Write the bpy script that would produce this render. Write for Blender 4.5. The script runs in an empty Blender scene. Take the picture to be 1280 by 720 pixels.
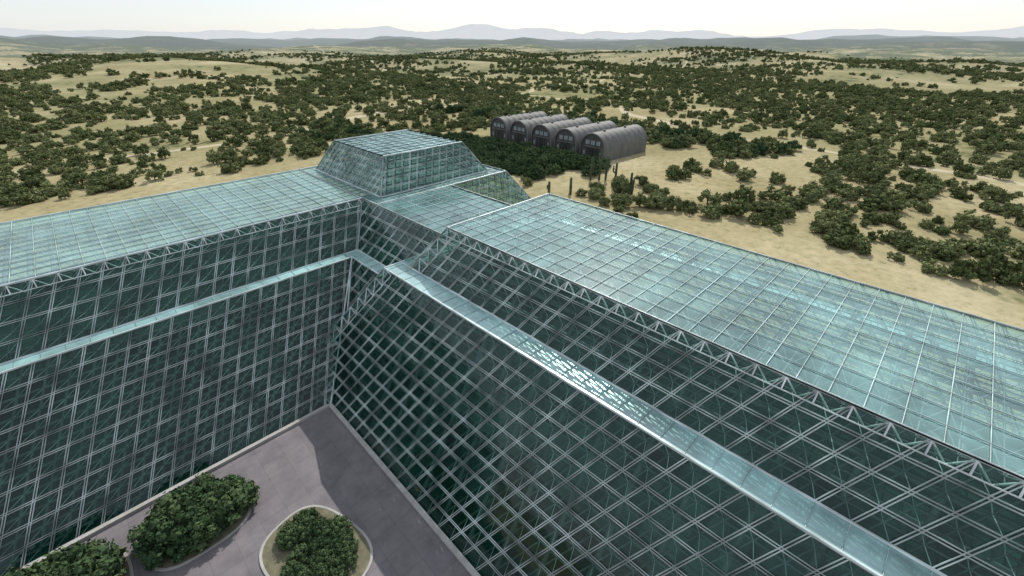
import bpy, bmesh, math, random
import numpy as np
from mathutils import Vector, Matrix, noise
random.seed(7)
sc=bpy.context.scene
U=25.0
HC=2.121*U

# ------------------------------------------------------------ helpers
def link(o,parent=None):
    sc.collection.objects.link(o)
    if parent is not None: o.parent=parent
    return o
def empty(name,loc=(0,0,0),parent=None):
    o=bpy.data.objects.new(name,None); o.location=loc; o.empty_display_size=1
    return link(o,parent)
def mesh_obj(name,verts,faces,mats,parent=None,smooth=False,mi=None):
    me=bpy.data.meshes.new(name); me.from_pydata([tuple(v) for v in verts],[],faces); 
    for m in mats: me.materials.append(m)
    if mi is not None: me.polygons.foreach_set('material_index',mi)
    if smooth: me.polygons.foreach_set('use_smooth',[True]*len(me.polygons))
    me.update()
    return link(bpy.data.objects.new(name,me),parent)
def newmat(name):
    m=bpy.data.materials.new(name); m.use_nodes=True
    nt=m.node_tree; nt.nodes.clear()
    out=nt.nodes.new('ShaderNodeOutputMaterial')
    return m,nt,out
def N(nt,t,**k):
    n=nt.nodes.new(t)
    for a,b in k.items(): setattr(n,a,b)
    return n
def ramp(nt,fac,stops):
    r=N(nt,'ShaderNodeValToRGB'); e=r.color_ramp.elements
    while len(e)<len(stops): e.new(0.5)
    for i,(p,c) in enumerate(stops):
        e[i].position=p; e[i].color=(*c,1) if len(c)==3 else c
    nt.links.new(fac,r.inputs[0]); return r.outputs[0]
def noise_n(nt,vec,scale,detail=4,rough=.55):
    n=N(nt,'ShaderNodeTexNoise'); n.inputs['Scale'].default_value=scale
    n.inputs['Detail'].default_value=detail; n.inputs['Roughness'].default_value=rough
    if vec is not None: nt.links.new(vec,n.inputs['Vector'])
    return n.outputs['Fac']
def mixc(nt,f,a,b,blend='MIX'):
    m=N(nt,'ShaderNodeMix',data_type='RGBA',blend_type=blend)
    if isinstance(f,(int,float)): m.inputs[0].default_value=f
    else: nt.links.new(f,m.inputs[0])
    for i,v in ((6,a),(7,b)):
        if isinstance(v,tuple): m.inputs[i].default_value=(*v,1)
        else: nt.links.new(v,m.inputs[i])
    return m.outputs[2]
def math_n(nt,op,a,b=None,c=None,clamp=False):
    m=N(nt,'ShaderNodeMath',operation=op,use_clamp=clamp)
    for i,v in enumerate((a,b,c)):
        if v is None: continue
        if isinstance(v,(int,float)): m.inputs[i].default_value=v
        else: nt.links.new(v,m.inputs[i])
    return m.outputs[0]
def maprange(nt,v,a,b,c,d):
    m=N(nt,'ShaderNodeMapRange'); nt.links.new(v,m.inputs[0])
    for i,x in enumerate((a,b,c,d)): m.inputs[i+1].default_value=x
    return m.outputs[0]
def simple(name,col,rough=.7,metal=0,var=.25,scale=1.0,detail=3,diffuse=False):
    m,nt,out=newmat(name)
    geo=N(nt,'ShaderNodeNewGeometry')
    p=N(nt,'ShaderNodeBsdfDiffuse' if diffuse else 'ShaderNodeBsdfPrincipled')
    f=noise_n(nt,geo.outputs['Position'],scale,detail)
    c=ramp(nt,f,[(.3,tuple(x*(1-var) for x in col)),(.7,tuple(min(1,x*(1+var)) for x in col))])
    nt.links.new(c,p.inputs[0])
    if not diffuse:
        p.inputs['Roughness'].default_value=rough; p.inputs['Metallic'].default_value=metal
    nt.links.new(p.outputs[0],out.inputs[0]); return m

# ------------------------------------------------------------ materials
def glass_mat(name,tint,diff,diffac,dust,gl=0.06,rough=.05,bump=.15,graz=.7,useb=True):
    m,nt,out=newmat(name); L=nt.links
    geo=N(nt,'ShaderNodeNewGeometry'); pos=geo.outputs['Position']
    tr=N(nt,'ShaderNodeBsdfTransparent'); tr.inputs['Color'].default_value=(*tint,1)
    df=N(nt,'ShaderNodeBsdfDiffuse')
    n1=noise_n(nt,pos,.13,3,.7)
    L.new(ramp(nt,n1,[(.3,tuple(x*.65 for x in diff)),(.7,tuple(min(1,x*1.25) for x in diff))]),df.inputs['Color'])
    mx=N(nt,'ShaderNodeMixShader')
    L.new(maprange(nt,n1,.3,.72,diffac-dust*.4,diffac+dust),mx.inputs[0]); L.new(tr.outputs[0],mx.inputs[1]); L.new(df.outputs[0],mx.inputs[2])
    gs=N(nt,'ShaderNodeBsdfGlossy'); gs.inputs['Color'].default_value=(.9,.97,.97,1)
    gs.inputs['Roughness'].default_value=rough
    if useb:
        bp=N(nt,'ShaderNodeBump'); bp.inputs['Strength'].default_value=bump; bp.inputs['Distance'].default_value=.15
        L.new(noise_n(nt,pos,.5,0),bp.inputs['Height'])
        L.new(bp.outputs[0],gs.inputs['Normal'])
    fr=N(nt,'ShaderNodeLayerWeight'); fr.inputs['Blend'].default_value=.5
    f3=math_n(nt,'POWER',fr.outputs['Facing'],3.0)
    fz=math_n(nt,'ADD',math_n(nt,'MULTIPLY',f3,graz),gl,clamp=True)
    m2=N(nt,'ShaderNodeMixShader'); L.new(fz,m2.inputs[0]); L.new(mx.outputs[0],m2.inputs[1]); L.new(gs.outputs[0],m2.inputs[2])
    L.new(m2.outputs[0],out.inputs[0]); return m
M_fac=glass_mat('facade_glass_mat',(.68,.88,.82),(.02,.15,.12),.09,.08,.035,.05)
M_roof=glass_mat('roof_glass_mat',(.86,.96,.95),(.36,.66,.64),.24,.12,.08,.12,.15,.5)
M_ledge=glass_mat('ledge_glass_mat',(.55,.8,.8),(.36,.62,.61),.6,.3,.20,.27)
M_steel=simple('steel_mat',(.40,.45,.44),.4,.2,.6,.3,1)  # strong tone variation imitates irregular glints along the bars
M_steel_w=simple('light_steel_mat',(.52,.60,.60),.4,.2,.3,.4,1)
M_steel_r=simple('roof_mullion_mat',(.36,.47,.47),.4,.2,.45,.25,1)
M_white=simple('white_post_mat',(.66,.70,.70),.5,0,.3,.5,1)
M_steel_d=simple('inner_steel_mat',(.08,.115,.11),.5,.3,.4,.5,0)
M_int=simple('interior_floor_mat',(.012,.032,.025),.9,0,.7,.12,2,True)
M_conc=simple('concrete_mat',(.36,.35,.33),.85,0,.15,.8)
M_soil=simple('soil_mat',(.15,.14,.09),.95,0,.3,.9)

def pavement():
    m,nt,out=newmat('pavement_mat'); L=nt.links
    geo=N(nt,'ShaderNodeNewGeometry'); pos=geo.outputs['Position']
    br=N(nt,'ShaderNodeTexBrick'); L.new(pos,br.inputs['Vector']); br.offset=0
    br.inputs['Scale'].default_value=1; br.inputs['Brick Width'].default_value=3; br.inputs['Row Height'].default_value=3
    br.inputs['Mortar Size'].default_value=.02
    br.inputs['Color1'].default_value=(.175,.16,.175,1); br.inputs['Color2'].default_value=(.195,.18,.19,1); br.inputs['Mortar'].default_value=(.11,.105,.11,1)
    st=ramp(nt,noise_n(nt,pos,.3,6,.7),[(.3,(.65,.65,.65)),(.7,(1.1,1.08,1.05))])
    c=mixc(nt,1.0,br.outputs['Color'],st,'MULTIPLY')
    p=N(nt,'ShaderNodeBsdfPrincipled'); L.new(c,p.inputs['Base Color']); p.inputs['Roughness'].default_value=.85
    L.new(p.outputs[0],out.inputs[0]); return m
M_pave=pavement()

def ground_mat():
    m,nt,out=newmat('desert_ground_mat'); L=nt.links
    geo=N(nt,'ShaderNodeNewGeometry'); pos=geo.outputs['Position']
    base=ramp(nt,noise_n(nt,pos,.012,4,.6),[(.3,(.27,.235,.135)),(.5,(.39,.335,.205)),(.7,(.50,.44,.30))])
    fn=noise_n(nt,pos,.30,4,.72)
    fine=ramp(nt,fn,[(.28,(.42,.45,.33)),(.42,(.82,.84,.78)),(.7,(1.12,1.1,1.06))])
    c=mixc(nt,1.0,base,fine,'MULTIPLY')
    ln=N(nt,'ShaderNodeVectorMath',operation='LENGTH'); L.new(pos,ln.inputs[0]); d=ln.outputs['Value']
    big=noise_n(nt,pos,.0045,5,.66)
    gr=ramp(nt,big,[(.40,(0,0,0)),(.56,(1,1,1))])
    c=mixc(nt,math_n(nt,'MULTIPLY',gr,maprange(nt,d,230,450,.2,.8)),c,(.205,.205,.10))
    sp=noise_n(nt,pos,.06,3,.7)
    g1=math_n(nt,'ADD',math_n(nt,'ADD',math_n(nt,'MULTIPLY',big,.6),math_n(nt,'MULTIPLY',sp,.4)),maprange(nt,d,300,4500,-.07,.07))
    gm=ramp(nt,g1,[(.50,(0,0,0)),(.56,(1,1,1))])
    c=mixc(nt,gm,c,(.085,.105,.05))
    sx=N(nt,'ShaderNodeSeparateXYZ'); L.new(pos,sx.inputs[0])
    wob=math_n(nt,'MULTIPLY',noise_n(nt,pos,.006,1),120)
    t1=math_n(nt,'ABSOLUTE',math_n(nt,'SUBTRACT',math_n(nt,'ADD',sx.outputs[0],math_n(nt,'MULTIPLY',sx.outputs[1],-.35)),math_n(nt,'ADD',wob,210)))
    t2=math_n(nt,'ABSOLUTE',math_n(nt,'SUBTRACT',math_n(nt,'ADD',sx.outputs[1],math_n(nt,'MULTIPLY',sx.outputs[0],-.25)),math_n(nt,'ADD',wob,240)))
    tm=maprange(nt,math_n(nt,'MINIMUM',t1,t2),2.5,4.5,.8,0)
    c=mixc(nt,tm,c,(.50,.44,.32))
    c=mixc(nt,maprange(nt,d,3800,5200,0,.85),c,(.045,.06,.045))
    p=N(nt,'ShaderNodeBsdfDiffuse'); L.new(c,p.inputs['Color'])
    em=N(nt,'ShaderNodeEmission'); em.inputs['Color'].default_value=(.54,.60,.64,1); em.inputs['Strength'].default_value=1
    mx=N(nt,'ShaderNodeMixShader'); L.new(maprange(nt,d,350,11000,0,.70),mx.inputs[0])  # aerial haze painted in as a pale glow that grows with distance
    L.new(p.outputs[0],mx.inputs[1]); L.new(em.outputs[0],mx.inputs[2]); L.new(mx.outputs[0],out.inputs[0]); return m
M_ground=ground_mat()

def leaf_mat(name,a,b):
    m,nt,out=newmat(name); L=nt.links
    tc=N(nt,'ShaderNodeTexCoord'); oi=N(nt,'ShaderNodeObjectInfo')
    f=noise_n(nt,tc.outputs['Object'],.9,1)
    f2=math_n(nt,'ADD',math_n(nt,'MULTIPLY',oi.outputs['Random'],.5),math_n(nt,'MULTIPLY',f,.7))
    c=ramp(nt,f2,[(.3,a),(.85,b)])
    d=N(nt,'ShaderNodeBsdfDiffuse'); L.new(c,d.inputs['Color'])
    L.new(d.outputs[0],out.inputs[0]); return m
M_leaf=leaf_mat('foliage_mat',(.07,.095,.038),(.20,.225,.105))
M_leafd=leaf_mat('dark_foliage_mat',(.03,.06,.03),(.09,.13,.06))
M_bark=simple('bark_mat',(.14,.11,.08),.9,0,.3,3,1)
M_cact=simple('cactus_mat',(.06,.08,.04),.8,0,.3,2,1)

# ------------------------------------------------------------ struts
class Struts:
    def __init__(s): s.P=[];s.Q=[];s.W=[]
    def add(s,p,q,w):
        p=Vector(p);q=Vector(q);d=q-p; l=d.length
        if l<.05: return
        ax=max(abs(d.x),abs(d.y),abs(d.z))/l
        n=max(1,int(math.ceil(l/(14.0 if ax>.9999 else 3.0))))
        for i in range(n):
            s.P.append(tuple(p+d*(i/n))); s.Q.append(tuple(p+d*((i+1)/n))); s.W.append(w)
    def build(s,name,mat,parent):
        P=np.array(s.P);Q=np.array(s.Q);W=np.array(s.W)[:,None]/2
        d=Q-P; ln=np.linalg.norm(d,axis=1,keepdims=True); d=d/ln
        ref=np.tile(np.array([[0,0,1.]]),(len(P),1)); ref[np.abs(d[:,2])>.9]=(1,0,0)
        a=np.cross(d,ref); a/=np.linalg.norm(a,axis=1,keepdims=True); b=np.cross(d,a)
        c=[(1,1),(-1,1),(-1,-1),(1,-1)]
        V=np.stack([P+W*(i*a+j*b) for i,j in c]+[Q+W*(i*a+j*b) for i,j in c],axis=1).reshape(-1,3)
        n=len(P); base=(np.arange(n)*8)[:,None,None]
        F=np.array([[0,1,5,4],[1,2,6,5],[2,3,7,6],[3,0,4,7]])[None]+base
        F=F.reshape(-1,4)
        me=bpy.data.meshes.new(name)
        me.vertices.add(len(V)); me.vertices.foreach_set('co',V.ravel())
        me.loops.add(F.size); me.loops.foreach_set('vertex_index',F.ravel())
        me.polygons.add(len(F)); me.polygons.foreach_set('loop_start',np.arange(len(F))*4)
        me.materials.append(mat); me.update(calc_edges=True)
        return link(bpy.data.objects.new(name,me),parent)

OUT=Struts(); ROOFS=Struts(); INN=Struts(); WEB=Struts(); RIM=Struts(); POST=Struts(); RIB=Struts()
glassV={'fac':[], 'roof':[], 'ledge':[]}
CELL=2.4
def face(O,Uv,Sv,Nin,L,a0,b0,a1,b1,rows,m,kind='fac',depth=1.2,w=.085,double=True,inner=True,phase=0,sep=.24,cell=CELL,posts=False,iw=.13):
    O=Vector(O);Uv=Vector(Uv);Sv=Vector(Sv).normalized();Nin=Vector(Nin).normalized()
    G=ROOFS if kind=='roof' else OUT
    def pt(t,s,n=0): return O+Uv*t+Sv*s+Nin*n
    glassV[kind].append([pt(a0,0,.12),pt(b0,0,.12),pt(b1,L,.12),pt(a1,L,.12)])
    A=lambda s:a0+(a1-a0)*s/L
    B=lambda s:b0+(b1-b0)*s/L
    r=L/rows
    offs=(-sep/2,sep/2) if double else (0,)
    for i in range(rows+1):
        s=i*r
        for o in offs:
            ss=min(max(s+o,0),L)
            if B(ss)-A(ss)>.1: G.add(pt(A(ss),ss),pt(B(ss),ss),w)
    def clip(t0,m):
        lo,hi=0.0,L
        for (c,k) in ((t0-a0, m-(a1-a0)/L),(b0-t0, (b1-b0)/L-m)):
            if abs(k)<1e-9:
                if c<0: return None
            elif k>0: lo=max(lo,-c/k)
            else: hi=min(hi,-c/k)
        return (lo,hi) if hi-lo>.1 else None
    tmin=min(a0,a1,a0-m*L,a1-m*L); tmax=max(b0,b1,b0-m*L,b1-m*L)
    i0=int(math.floor(tmin/cell))-1; i1=int(math.ceil(tmax/cell))+1
    for i in range(i0,i1):
        t0=(i+phase)*cell
        for o in offs:
            c=clip(t0+o,m)
            if c: G.add(pt(t0+o+m*c[0],c[0],.02),pt(t0+o+m*c[1],c[1],.02),w)
        if inner:
            c=clip(t0+cell/2,m)
            if c: INN.add(pt(t0+cell/2+m*c[0],c[0],depth),pt(t0+cell/2+m*c[1],c[1],depth),iw)
            for j in range(rows+1):
                s=j*r; t=t0+m*s
                if not(A(s)<=t<=B(s)): continue
                for di,dj in ((.5,.5),(-.5,-.5)) if kind=='fac' else ((.5,.5),(-.5,.5),(.5,-.5),(-.5,-.5)):
                    s2=s+dj*r
                    if s2<0 or s2>L: continue
                    t2=t0+di*cell+m*s2
                    if A(s2)<=t2<=B(s2): WEB.add(pt(t,s,.05),pt(t2,s2,depth),.055)
        if posts:
            t=t0+m*L
            if a1+.5<t<b1-.5:
                POST.add(pt(t,L-.15,.0),pt(t,L-1.25,.02),.13)
                POST.add(pt(t,L-.15,.02),pt(t+cell*.5,L-1.35,.6),.11)
                POST.add(pt(t,L-.15,.02),pt(t-cell*.5,L-1.35,.6),.11)
    if posts: POST.add(pt(a1,L-1.3,.02),pt(b1,L-1.3,.02),.1)
    if inner:
        for j in range(rows):
            s=(j+.5)*r
            INN.add(pt(A(s),s,depth),pt(B(s),s,depth),iw)
    RIM.add(pt(a0,0),pt(a1,L),.22);RIM.add(pt(b0,0),pt(b1,L),.22);RIM.add(pt(a1,L),pt(b1,L),.2);RIM.add(pt(a0,0),pt(b0,0),.2)

def slopeface(kind,z0,z1,c0,c1,a0,b0,a1,b1,rows,m,**k):
    dz=z1-z0; dc=c1-c0; L=math.hypot(dz,dc)
    if kind[1]=='X':
        O=(c0,0,z0);Uv=(0,1,0);S=(dc,0,dz); Nn=(dz,0,-dc) if kind[0]=='-' else (-dz,0,dc)
    else:
        O=(0,c0,z0);Uv=(1,0,0);S=(0,dc,dz); Nn=(0,dz,-dc) if kind[0]=='-' else (0,-dz,dc)
    face(O,Uv,S,Nn,L,a0,b0,a1,b1,rows,m,**k)

def frustum(x0,x1,y0,y1,z0,z1,rows,w,m=.5,posts=False,**k):
    z0*=U;z1*=U;x0*=U;x1*=U;y0*=U;y1*=U;w*=U
    slopeface('-X',z0,z1,x0,x0+w,y0,y1,y0+w,y1-w,rows,-m,posts=posts,**k)
    slopeface('+X',z0,z1,x1,x1-w,y0,y1,y0+w,y1-w,rows,m,**k)
    slopeface('-Y',z0,z1,y0,y0+w,x0,x1,x0+w,x1-w,rows,m,**k)
    slopeface('+Y',z0,z1,y1,y1-w,x0,x1,x0+w,x1-w,rows,-m,posts=posts,**k)
def roof(x0,x1,y0,y1,z,w=.07,cell=CELL,depth=1.3,kind='roof',inner=True):
    x0*=U;x1*=U;y0*=U;y1*=U;z*=U
    rows=max(1,round((x1-x0)/cell))
    face((x0,0,z),(0,1,0),(1,0,0),(0,0,-1),x1-x0,y0,y1,y0,y1,rows,0,kind=kind,depth=depth,w=w,double=False,inner=inner,cell=cell,iw=.12)
def ledge(x0,x1,y0,y1,z,along):
    x0*=U;x1*=U;y0*=U;y1*=U;z*=U
    glassV['ledge'].append([Vector((x0,y0,z-.06)),Vector((x1,y0,z-.06)),Vector((x1,y1,z-.06)),Vector((x0,y1,z-.06))])
    if along=='Y':
        n=int((y1-y0)/CELL)
        for i in range(n+1):
            ROOFS.add((x0,y0+i*CELL,z),(x1,y0+i*CELL,z),.05)
        for x in (x0,x1): RIM.add((x,y0,z),(x,y1,z),.16)
    else:
        n=int((x1-x0)/CELL)
        for i in range(n+1):
            ROOFS.add((x0+i*CELL,y0,z),(x0+i*CELL,y1,z),.05)
        for y in (y0,y1): RIM.add((x0,y,z),(x1,y,z),.16)
def hip_truss(p0,p1,off,n,w=.18):
    p0=Vector(p0)*U;p1=Vector(p1)*U;d=p1-p0
    for ov in off:
        ov=Vector(ov)
        for i in range(n+1):
            a=p0+d*(i/n)
            RIM.add(a,a+ov,w*.8)
            if i<n: RIM.add(a+ov,p0+d*((i+1)/n),w*.8)
        RIM.add(p0+ov,p1+ov,w)

SL=1/1.545
YE=-2.4
frustum(.617,3.253,YE-.67,2.887,0,.838,11,.838*SL)
frustum(1.285,2.613,YE,2.218,.838,1.121,4,.183,posts=True)
roof(1.468,2.43,YE+.183,2.035,1.121)
ledge(1.16,1.285,YE,2.344,.838,'Y')
ledge(2.613,2.71,YE,2.344,.838,'Y')
ledge(1.285,2.613,2.218,2.344,.838,'X')
hip_truss((1.285,2.218,.838),(1.468,2.035,1.121),((2.6,.3,-.2),(-.2,-2.4,-.4)),4)
hip_truss((.617,2.887,0),(1.16,2.344,.838),((2.6,.3,-.2),(-.2,-2.4,-.4)),11)
F=lambda v:v*U
# dark ribs and purlins added inside the long block to cast stripe shadows
yy=-1.5*U
while yy<2.0*U:
    RIB.add((F(1.285)+1.9,yy,F(.838)),(F(1.468)+1.4,yy,F(1.121)-1.7),.5)
    RIB.add((F(1.468)+1.4,yy,F(1.121)-1.7),(F(2.43)-1.4,yy,F(1.121)-1.7),.5)
    RIB.add((F(.617)+2.2,yy,.1),(F(1.16)+1.9,yy,F(.838)-.2),.5)
    RIB.add((F(1.468)+1.4,yy,F(1.121)-1.7),(F(1.468)+5.9,yy+4.8,F(1.121)-1.7),.32)
    yy+=4.8
for k in range(5):
    t=k/4
    RIB.add((F(1.468)+2+t*20,-1.5*U,F(1.121)-1.65),(F(1.468)+2+t*20,1.98*U,F(1.121)-1.65),.42)
for k in range(3):
    t=(k+.5)/3
    RIB.add((F(1.285)+1.8+t*4.6,-1.5*U,F(.838)+t*6.9-.3),(F(1.285)+1.8+t*4.6,2.0*U,F(.838)+t*6.9-.3),.36)
# middle block
slopeface('-X',F(.748),F(1.061),F(1.257),F(1.46),F(2.35),F(2.92),F(2.075),F(3.12),4,-.5)
slopeface('-X',F(.415),F(.748),F(.952),F(1.167),F(2.617),F(2.62),F(2.403),F(2.834),4,-.5)
slopeface('+X',F(.10),F(1.061),F(2.163+.961*SL),F(2.163),F(2.7),F(3.3),F(2.08),F(2.9),12,.5,inner=False)
ledge(1.167,1.257,2.403,2.92,.748,'Y')
roof(1.46,2.163,2.078,2.902,1.061)
# far block
slopeface('-Y',F(.748),F(1.061),F(2.704),F(2.904),F(2.163),F(3.02),F(2.163),F(2.82),4,.5)
slopeface('+X',F(.748),F(1.061),F(3.02),F(2.82),F(2.704),F(4.54),F(2.904),F(4.34),4,-.5)
slopeface('+Y',F(.748),F(1.061),F(4.54),F(4.34),F(-2.6),F(3.02),F(-2.6),F(2.82),4,-.5,inner=False)
slopeface('-Y',F(0),F(.748),F(2.22),F(2.704),F(2.4),F(3.50),F(2.4),F(3.02),8,.5,inner=False)
slopeface('+X',F(0),F(.748),F(3.50),F(3.02),F(2.22),F(5.02),F(2.704),F(4.54),8,-.5,inner=False)
slopeface('+Y',F(0),F(.748),F(5.02),F(4.54),F(-2.6),F(3.50),F(-2.6),F(3.02),8,-.5,inner=False)
roof(1.46,2.82,2.906,4.34,1.061)
hip_truss((3.02,2.704,.748),(2.82,2.904,1.061),((-2.4,.3,-.3),(.2,2.4,-.3)),4)
# crown pyramid on the far block
frustum(1.567,2.69,3.02,4.22,1.064,1.328,5,.16,cell=1.9,iw=.2)
roof(1.727,2.53,3.18,4.06,1.328,w=.14)
# side wing
slopeface('-Y',F(0),F(.748),F(2.35),F(2.834),F(-2.6),F(.617),F(-2.6),F(1.167),10,.5,iw=.26)
ledge(-2.6,1.167,2.834,2.92,.748,'X')
slopeface('-Y',F(.748),F(1.061),F(2.92),F(3.12),F(-2.6),F(1.257),F(-2.6),F(1.46),4,.5,posts=True)
roof(-2.6,1.458,3.122,4.34,1.061)

bld=empty('glass_pyramid_complex')
OUT.build('outer_steel_grid',M_steel,bld)
ROOFS.build('roof_mullions',M_steel_r,bld)
INN.build('inner_steel_grid',M_steel_d,bld)
RIB.build('shadow_ribs',M_steel_d,bld)
WEB.build('space_frame_webs',M_steel,bld)
RIM.build('edge_rails',M_steel_w,bld)
POST.build('eaves_posts',M_white,bld)
for k,mt,nm in (('fac',M_fac,'facade_glass'),('roof',M_roof,'roof_glass'),('ledge',M_ledge,'ledge_glass')):
    V=[];Fc=[]
    for q in glassV[k]:
        Fc.append(tuple(range(len(V),len(V)+4))); V+=q
    mesh_obj(nm,V,Fc,[mt],bld)
def boxes(name,lst,mat,parent):
    V=[];Fc=[]
    for (x0,x1,y0,y1,z0,z1) in lst:
        b=len(V)
        V+=[(x0,y0,z0),(x1,y0,z0),(x1,y1,z0),(x0,y1,z0),(x0,y0,z1),(x1,y0,z1),(x1,y1,z1),(x0,y1,z1)]
        Fc+=[tuple(b+i for i in f) for f in ((3,2,1,0),(4,5,6,7),(0,1,5,4),(1,2,6,5),(2,3,7,6),(3,0,4,7))]
    return mesh_obj(name,V,Fc,[mat],parent)
def sheet(name,poly,z,mat,parent=None):
    return mesh_obj(name,[(x,y,z) for x,y in poly],[tuple(range(len(poly)))],[mat],parent)
x0=.617*U; yw=2.35*U; ye=(YE-.67)*U
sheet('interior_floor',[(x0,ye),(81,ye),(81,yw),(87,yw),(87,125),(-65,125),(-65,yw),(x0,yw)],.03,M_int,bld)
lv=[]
def dark_core_boxes(xa,xb,ya,yb,n,h,fx0,fx1,fy0,fy1):  # stepped opaque dark core, added behind the glass; blocks view and sunlight
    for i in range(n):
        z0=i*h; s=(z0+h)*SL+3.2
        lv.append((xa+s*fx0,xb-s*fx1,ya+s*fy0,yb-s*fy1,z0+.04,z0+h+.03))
dark_core_boxes(x0,3.253*U,ye,2.887*U,3,3.1,1,1,1,1)
dark_core_boxes(-65,3.4*U,yw,5.02*U,5,3.1,0,1,1,1)
boxes('interior_dark_core',lv,M_int,bld)
boxes('plinth',[(x0-.55,x0+.1,ye,yw-.6,0,.45),(-65,x0-.55,yw-.6,yw,0,.45)],M_conc,bld)

# ------------------------------------------------------------ terrain
def sstep(a,b,x):
    t=min(1,max(0,(x-a)/(b-a))); return t*t*(3-2*t)
def th(x,y):
    d=math.hypot(x-60,y-60)
    if d<280: return 0.0
    n1=noise.noise(Vector((x/1100+3.1,y/1100+1.7,0))); n2=noise.noise(Vector((x/380,y/380,5)))
    n3=noise.noise(Vector((x/130,y/130,9)))
    h=sstep(280,1400,d)*(38*n1+28*n2+5*n3-8)
    n4=noise.fractal(Vector((x/1900+8.3,y/1900+2,3)),1,2,4)
    h+=sstep(3200,6000,d)*(55+105*n4)
    return h
rad=[0]+[30*1.0555**i for i in range(118)]
rad=[r for r in rad if r<15000]+[16000]
NA=420
V=[(0,0,0)];Fc=[]
for r in rad[1:]:
    for a in range(NA):
        an=2*math.pi*a/NA; x=r*math.cos(an); y=r*math.sin(an); V.append((x,y,th(x,y)))
for a in range(NA): Fc.append((0,1+a,1+(a+1)%NA))
for k in range(len(rad)-2):
    b0=1+k*NA;b1=b0+NA
    for a in range(NA):
        a2=(a+1)%NA; Fc.append((b0+a,b1+a,b1+a2,b0+a2))
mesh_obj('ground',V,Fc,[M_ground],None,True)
def mount(name,R,hb,amp,seed,col,pk):
    m,nt,out=newmat(name+'_mat')
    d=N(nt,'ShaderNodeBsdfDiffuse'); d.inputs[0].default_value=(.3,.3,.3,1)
    e=N(nt,'ShaderNodeEmission'); e.inputs[0].default_value=(*col,1)  # airlight haze painted as a pale glow of the slopes
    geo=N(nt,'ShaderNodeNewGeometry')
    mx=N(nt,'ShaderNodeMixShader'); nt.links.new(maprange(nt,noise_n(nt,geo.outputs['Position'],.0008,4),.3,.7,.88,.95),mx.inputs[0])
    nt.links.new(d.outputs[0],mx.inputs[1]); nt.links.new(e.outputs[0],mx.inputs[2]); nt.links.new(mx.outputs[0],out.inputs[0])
    V=[];Fc=[];n=900
    for i in range(n):
        an=2*math.pi*i/n; c,s=math.cos(an),math.sin(an); dg=math.degrees(an)
        h=hb+amp*noise.fractal(Vector((c*7+seed,s*7,0)),1,2,7)+pk*(math.exp(-((dg-50)/4.)**2)+.6*math.exp(-((dg-42)/3.)**2))
        V+=[(c*(R-3500),s*(R-3500),-50),(c*(R-1200),s*(R-1200),max(0,h*.45+amp*.2*noise.noise(Vector((c*40,s*40,3))))),(c*R,s*R,max(h,20))]
    for i in range(n):
        j=(i+1)%n
        Fc+=[(3*i,3*j,3*j+1,3*i+1),(3*i+1,3*j+1,3*j+2,3*i+2)]
    mesh_obj(name,V,Fc,[m],None,True)
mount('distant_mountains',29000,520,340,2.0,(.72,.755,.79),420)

# ------------------------------------------------------------ plaza
pl=sheet('pavement',[(-32,-95),(x0-.55,-95),(x0-.55,yw-.6),(-65,yw-.6),(-65,20),(-32,10)],.006,M_pave)
def kerb_island(name,cx,cy,rx,ry,rot):
    e=empty(name,(cx,cy,0)); e.rotation_euler[2]=rot
    n=48;V=[];Fc=[]
    prof=[(0,.0),(0,.13),(.03,.15),(.27,.15),(.3,.13),(.3,.0)]
    for i in range(n):
        a=2*math.pi*i/n; c=math.copysign(abs(math.cos(a))**.7,math.cos(a)); s=math.copysign(abs(math.sin(a))**.7,math.sin(a))
        for o,z in prof: V.append(((rx-o)*c,(ry-o)*s,z+.006))
    k=len(prof)
    for i in range(n):
        j=(i+1)%n
        for q in range(k-1): Fc.append((i*k+q,j*k+q,j*k+q+1,i*k+q+1))
    mesh_obj('kerb',V,Fc,[M_conc],e)
    V=[(0,0,.2)];Fc=[]
    for i in range(n):
        a=2*math.pi*i/n; c=math.copysign(abs(math.cos(a))**.7,math.cos(a)); s=math.copysign(abs(math.sin(a))**.7,math.sin(a))
        V.append(((rx-.3)*c,(ry-.3)*s,.12))
    for i in range(n): Fc.append((0,1+i,1+(i+1)%n))
    mesh_obj('soil',V,Fc,[M_soil],e)
    return e

# ------------------------------------------------------------ plants
def tube(path,radii,seg=8,cap=True):
    V=[];Fc=[];path=[Vector(p) for p in path]
    for i,p in enumerate(path):
        d=(path[min(i+1,len(path)-1)]-path[max(i-1,0)]).normalized()
        a=d.cross(Vector((0.3,1,0.1))).normalized(); b=d.cross(a)
        for k in range(seg):
            t=2*math.pi*k/seg; V.append(p+(a*math.cos(t)+b*math.sin(t))*radii[i])
    for i in range(len(path)-1):
        for k in range(seg):
            k2=(k+1)%seg; Fc.append((i*seg+k,i*seg+k2,(i+1)*seg+k2,(i+1)*seg+k))
    if cap: Fc.append(tuple((len(path)-1)*seg+k for k in range(seg)))
    return V,Fc
_bm=bmesh.new(); bmesh.ops.create_icosphere(_bm,subdivisions=1,radius=1)
ICV=[v.co.copy() for v in _bm.verts]; ICF=[tuple(v.index for v in f.verts) for f in _bm.faces]; _bm.free()
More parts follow.
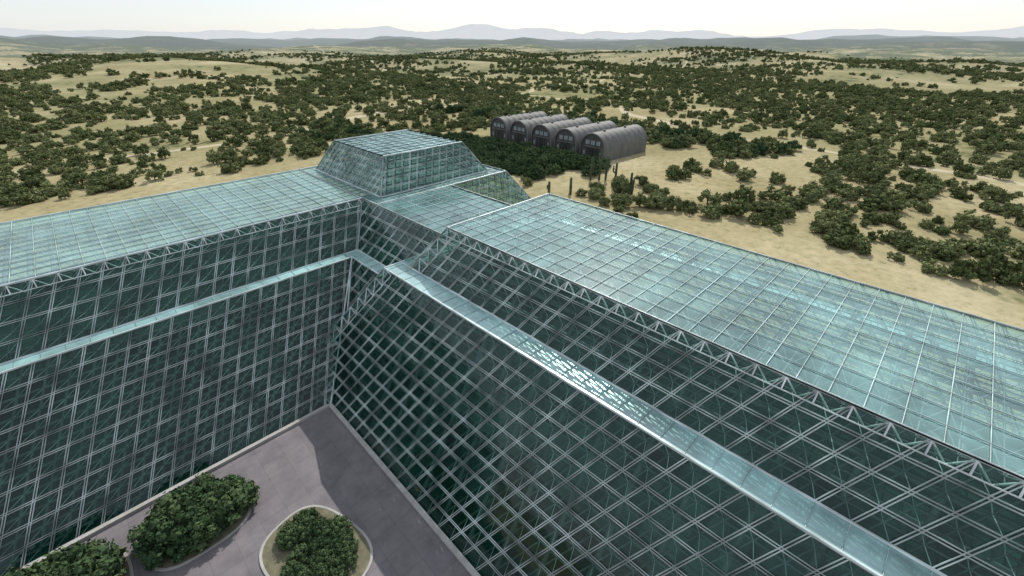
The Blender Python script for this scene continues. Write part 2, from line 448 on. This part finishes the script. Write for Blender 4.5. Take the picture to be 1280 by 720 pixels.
def bush_mesh(name,seed,w=3.2,h=4.2,nl=900,leaf=.28,mat=None):
    R=random.Random(seed); V=[];Fc=[];MI=[]
    def addm(v,f,mi):
        b=len(V); V.extend(v); Fc.extend([tuple(b+i for i in x) for x in f]); MI.extend([mi]*len(f))
    clumps=[]
    for i in range(R.randint(4,6)):
        a=R.uniform(0,6.28); r=R.uniform(.3,.75)*w; tip=Vector((math.cos(a)*r,math.sin(a)*r,R.uniform(.45,.8)*h))
        mid=Vector((tip.x*.35,tip.y*.35,tip.z*.5)); v,f=tube([(0,0,-.2),mid,tip],[.16,.11,.03],6); addm(v,f,0)
        clumps.append((tip,R.uniform(.9,1.3)))
    for i in range(R.randint(18,24)):
        a=R.uniform(0,6.28); r=w*math.sqrt(R.random())*.85; top=h*math.sqrt(max(.05,1-(r/w)**2))*.82
        clumps.append((Vector((math.cos(a)*r,math.sin(a)*r,top*R.uniform(.35,1))),R.uniform(.65,1.15)))
    for c,s in clumps:
        addm([c+Vector((v.x,v.y,v.z*.85))*s*.72*R.uniform(.75,1.15) for v in ICV],ICF,1)
    for i in range(nl):
        c,s=R.choice(clumps)
        d=Vector((R.gauss(0,1),R.gauss(0,1),R.gauss(0,.8))).normalized()*s*R.uniform(.65,1.12)
        p=c+d
        if p.z<.1: p.z=R.uniform(.1,.5)
        n=(d.normalized()+Vector((R.gauss(0,.5),R.gauss(0,.5),R.gauss(0,.5)))).normalized()
        a=n.orthogonal().normalized(); b=n.cross(a); ang=R.uniform(0,6.28); a2=a*math.cos(ang)+b*math.sin(ang); b2=n.cross(a2)
        q=leaf*R.uniform(.6,1.4)
        addm([p-a2*q,p-b2*q*.6+n*.05,p+a2*q,p+b2*q*.6],[(0,1,2,3)],1)
    me=bpy.data.meshes.new(name); me.from_pydata([tuple(v) for v in V],[],Fc)
    me.materials.append(M_bark); me.materials.append(mat or M_leaf); me.polygons.foreach_set('material_index',MI); me.update()
    return me
BM=[bush_mesh('scrub_%d'%i,i,R_w,R_h,520,.40) for i,(R_w,R_h) in enumerate(((3.2,4.2),(3.6,3.6),(2.6,3.8),(3.4,5.0),(3.0,5.6)))]
BD=[bush_mesh('dense_%d'%i,20+i,3.3,4.8,1300,.30,M_leafd) for i in range(3)]
BN=[bush_mesh('near_%d'%i,40+i,3.2,4.2,2600,.22,M_leaf) for i in range(4)]
def place(me,name,x,y,s,parent=None,z=None,sz=1):
    o=bpy.data.objects.new(name,me); o.location=(x,y,(th(x,y) if z is None else z)-.1)
    o.rotation_euler[2]=random.uniform(0,6.28); o.scale=(s,s*random.uniform(.85,1.15),s*sz*random.uniform(.8,1.15))
    return link(o,parent)
for x,y,s in ((138,91.6,1.2),(136.7,78.6,1.25),(143.8,68.9,1.35),(130.6,122,.8),(147,64,1.1),(139,82.5,.9),(150,88,1.3),(151,60,.9),(145,96,1.0),(156,92,1.1),(127,69,.7),(141,74,1.1),(133,84,.7),(149,71,1.2),(160,80,1.0),(157,74,1.0),(166,88,1.1),(136,97,.7),(130,76,.6)):
    place(random.choice(BN),'desert_tree',x,y,s)
def saguaro(x,y,h,arms):
    V=[];Fc=[]
    def add(v,f):
        b=len(V); V.extend(v); Fc.extend([tuple(b+i for i in q) for q in f])
    r=.52
    path=[(0,0,-.1),(0,0,h*.3),(.04,0,h*.7),(.05,0,h*.93),(.05,0,h*.985),(.05,0,h)]
    add(*tube(path,[r*.85,r,r,r*.85,r*.5,r*.1],12))
    for i in range(arms):
        a=random.uniform(0,6.28); z0=h*random.uniform(.3,.5); c,s=math.cos(a),math.sin(a); e=random.uniform(1.0,1.4); t=h*random.uniform(.65,.88)
        P=[(0,0,z0),(c*e*.6,s*e*.6,z0+.05),(c*e,s*e,z0+.45),(c*e,s*e,(z0+t)/2),(c*e,s*e,t-.2),(c*e,s*e,t)]
        add(*tube(P,[.26,.32,.36,.36,.26,.05],10))
    o=mesh_obj('saguaro_cactus',V,Fc,[M_cact],None,True); o.location=(x,y,0); o.rotation_euler[2]=random.uniform(0,6)
for x,y,h,a in ((136.8,103.2,6,1),(156.8,107.7,10,2),(161.5,103,10.5,2),(153.9,86.1,8,2),(159.5,105,9,1),(134,101,5,0),(163,99,8,1),(152,84,6,1),(129,108,5,1),(170,112,11,2)):
    saguaro(x,y,h,a)
grove=empty('tree_grove')
for i in range(360):
    x=random.uniform(137,180); y=random.uniform(112,225)
    if y<125 and x<162: continue
    place(random.choice(BD),'grove_tree',x,y,random.uniform(.7,1.25),grove)
for i in range(90):
    x=random.uniform(110,150); y=random.uniform(190,330)
    place(random.choice(BD),'grove_tree',x,y,random.uniform(.6,1.1),grove)
for i in range(240):
    x=random.gauss(264,13); y=random.uniform(60,330)
    place(random.choice(BM+BD),'grove_tree',x,y,random.uniform(.8,1.5),grove)
scrub=empty('desert_scrub')
cnt=0
for i in range(170000):
    if cnt>24000: break
    r=150+(2900-150)*random.random()**.85; an=math.radians(45+random.uniform(-56,56)); x=r*math.cos(an); y=r*math.sin(an)
    if 175<x<245 and 90<y<232: continue
    if x<180 and y<235 and x>-80 and not (x>100 and y<58): continue
    n=noise.noise(Vector((x/75,y/75,1)))*.5+noise.noise(Vector((x/380+4,y/380,1)))*.65
    dn=n+(.23 if r<800 else .23-.16*sstep(800,1500,r))
    if dn<.10+random.uniform(-.15,.15): continue
    if (180<x<330 and 40<y<110) and random.random()<.7: continue
    place(random.choice(BM),'scrub_plant',x,y,random.uniform(.4,1.35)*(1+.5*sstep(300,1300,r)),scrub); cnt+=1
for cx,cy,rx,ry,ro,n,ss in ((3.4,36.5,4.8,7.0,.25,60,(.22,.46)),(-5.5,50.5,5.6,4.6,.0,30,(.5,.9)),(-19,50,6.6,5.2,.0,34,(.55,1.0)),(-10,36,5,6,.2,26,(.4,.8))):
    kerb_island('planting_island',cx,cy,rx,ry,ro)
    p=empty('island_shrubs')
    for i in range(n):
        a=random.uniform(0,6.28); r=math.sqrt(random.random())*.72
        place(random.choice(BD),'shrub',cx+r*rx*math.cos(a),cy+r*ry*math.sin(a),random.uniform(*ss),p,z=.2)

# ------------------------------------------------------------ hangars
def corr(name,col,metal=.0):
    m,nt,out=newmat(name); L=nt.links
    geo=N(nt,'ShaderNodeNewGeometry'); pos=geo.outputs['Position']
    mp=N(nt,'ShaderNodeMapping'); mp.inputs['Scale'].default_value=(1,1,.12); L.new(pos,mp.inputs[0])
    c=ramp(nt,noise_n(nt,mp.outputs[0],.7,5,.7),[(.3,tuple(x*.55 for x in col)),(.6,col),(.8,(col[0]*1.1,col[1]*.95,col[2]*.85))])
    p=N(nt,'ShaderNodeBsdfPrincipled'); L.new(c,p.inputs['Base Color']); p.inputs['Metallic'].default_value=metal; p.inputs['Roughness'].default_value=.7
    L.new(p.outputs[0],out.inputs[0]); return m
M_corr=corr('corrugated_metal_mat',(.165,.165,.155))
M_gab=corr('gable_metal_mat',(.085,.083,.08))
M_door=simple('hangar_door_mat',(.03,.03,.03),.6,.2,.3,1)
M_win=simple('window_mat',(.30,.34,.36),.15,0,.2,1)
def hangar(x,y):
    e=empty('barrel_hangar',(x,y,0)); R=7.6; Wl=5.8; Ln=37
    def prof(r,n=22):
        P=[(-r,0),(-r,Wl*.5)]
        for i in range(n+1):
            a=math.pi-math.pi*i/n; P.append((r*math.cos(a),Wl+r*.95*math.sin(a)))
        P+=[(r,Wl*.5),(r,0)]; return P
    V=[];Fc=[];k=None;nr=int(Ln/.45)
    for i in range(nr+1):
        rr=R+(.12 if i%2 else 0)+(.28 if i%10 in(0,1) else 0)
        P=prof(rr); k=len(P)
        for a,z in P: V.append((-.6+i*(Ln+1.2)/nr,a,z))
    for i in range(nr):
        for j in range(k-1): Fc.append((i*k+j,(i+1)*k+j,(i+1)*k+j+1,i*k+j+1))
    mesh_obj('shell',V,Fc,[M_corr],e)
    for nm,xx in (('front_gable',0),('rear_gable',Ln)):
        P=prof(R-.02); mesh_obj(nm,[(xx,a,z) for a,z in P],[tuple(range(len(P)))],[M_gab],e)
    P=prof(R+.25); Q=prof(R-.35); V=[(-.65,a,z) for a,z in P]+[(-.65,a,z) for a,z in Q]; n=len(P)
    mesh_obj('arch_trim',V,[(i,i+1,n+i+1,n+i) for i in range(n-1)],[M_corr],e)
    boxes('sliding_door',[(-.18,-.06,-3.9,-.05,0,6.2),(-.30,-.19,.05,3.9,0,6.2)],M_door,e)
    boxes('door_rail',[(-.4,-.02,-6,6,6.3,6.6)],M_corr,e)
    W=[]
    for yy in (-6.0,4.9): W.append((-.1,-.03,yy,yy+1.1,2.2,4.2))
    for yy in (-4.6,-1.2,2.2): W.append((-.1,-.03,yy,yy+2.4,7.6,9.6))
    boxes('windows',W,M_win,e)
    B=[]
    for a in W:
        B.append((-.16,-.11,a[2]-.1,a[3]+.1,a[4]-.12,a[4])); B.append((-.16,-.11,a[2]-.1,a[3]+.1,a[5],a[5]+.12))
        ym=(a[2]+a[3])/2; B.append((-.15,-.105,ym-.05,ym+.05,a[4],a[5]))
    for yy in (-3.9,-2,2,3.8): B.append((-.36,-.31,yy,yy+.12,.1,6.1))
    boxes('frames',B,M_corr,e)
    zt=Wl+R*.95
    boxes('roof_vent',[(8,9,-.5,.5,zt-.1,zt+.9),(26,27,-.5,.5,zt-.1,zt+.9)],M_corr,e)
    e.rotation_euler[2]=math.radians(-3)
for i in range(5): hangar(187.5+i*.5,129.3+i*17.9)

# ------------------------------------------------------------ light, sky, camera
AZ=Vector((.84,.54,0)).normalized()
el=math.radians(40); S=AZ*math.cos(el)+Vector((0,0,math.sin(el)))
w=bpy.data.worlds.new('World'); sc.world=w; w.use_nodes=True; nt=w.node_tree
bg=nt.nodes['Background']; sky=nt.nodes.new('ShaderNodeTexSky'); sky.sky_type='NISHITA'; sky.sun_disc=False
sky.sun_elevation=el; sky.sun_rotation=math.atan2(AZ.x,AZ.y); sky.air_density=1.0; sky.dust_density=1.0; sky.ozone_density=1.0; sky.altitude=300
mixn=mixc(nt,.62,sky.outputs[0],(7.7,8.0,8.5))
nt.links.new(mixn,bg.inputs[0]); bg.inputs[1].default_value=.12
ld=bpy.data.lights.new('sun','SUN'); ld.energy=4.2; ld.angle=math.radians(.3); ld.color=(1,.96,.89)
lo=link(bpy.data.objects.new('sun',ld)); lo.rotation_euler=S.to_track_quat('Z','Y').to_euler(); lo.location=(0,0,200)
cam=bpy.data.cameras.new('camera'); co=link(bpy.data.objects.new('camera',cam)); sc.camera=co
cam.sensor_width=36; cam.lens=36*532/1280; cam.clip_start=.5; cam.clip_end=80000
p=math.radians(30.07); f=Vector((math.cos(p)/math.sqrt(2),math.cos(p)/math.sqrt(2),-math.sin(p)))
co.location=(0,0,HC); co.rotation_euler=f.to_track_quat('-Z','Y').to_euler()
sc.view_settings.view_transform='Standard'; sc.view_settings.look='None'; sc.view_settings.exposure=0
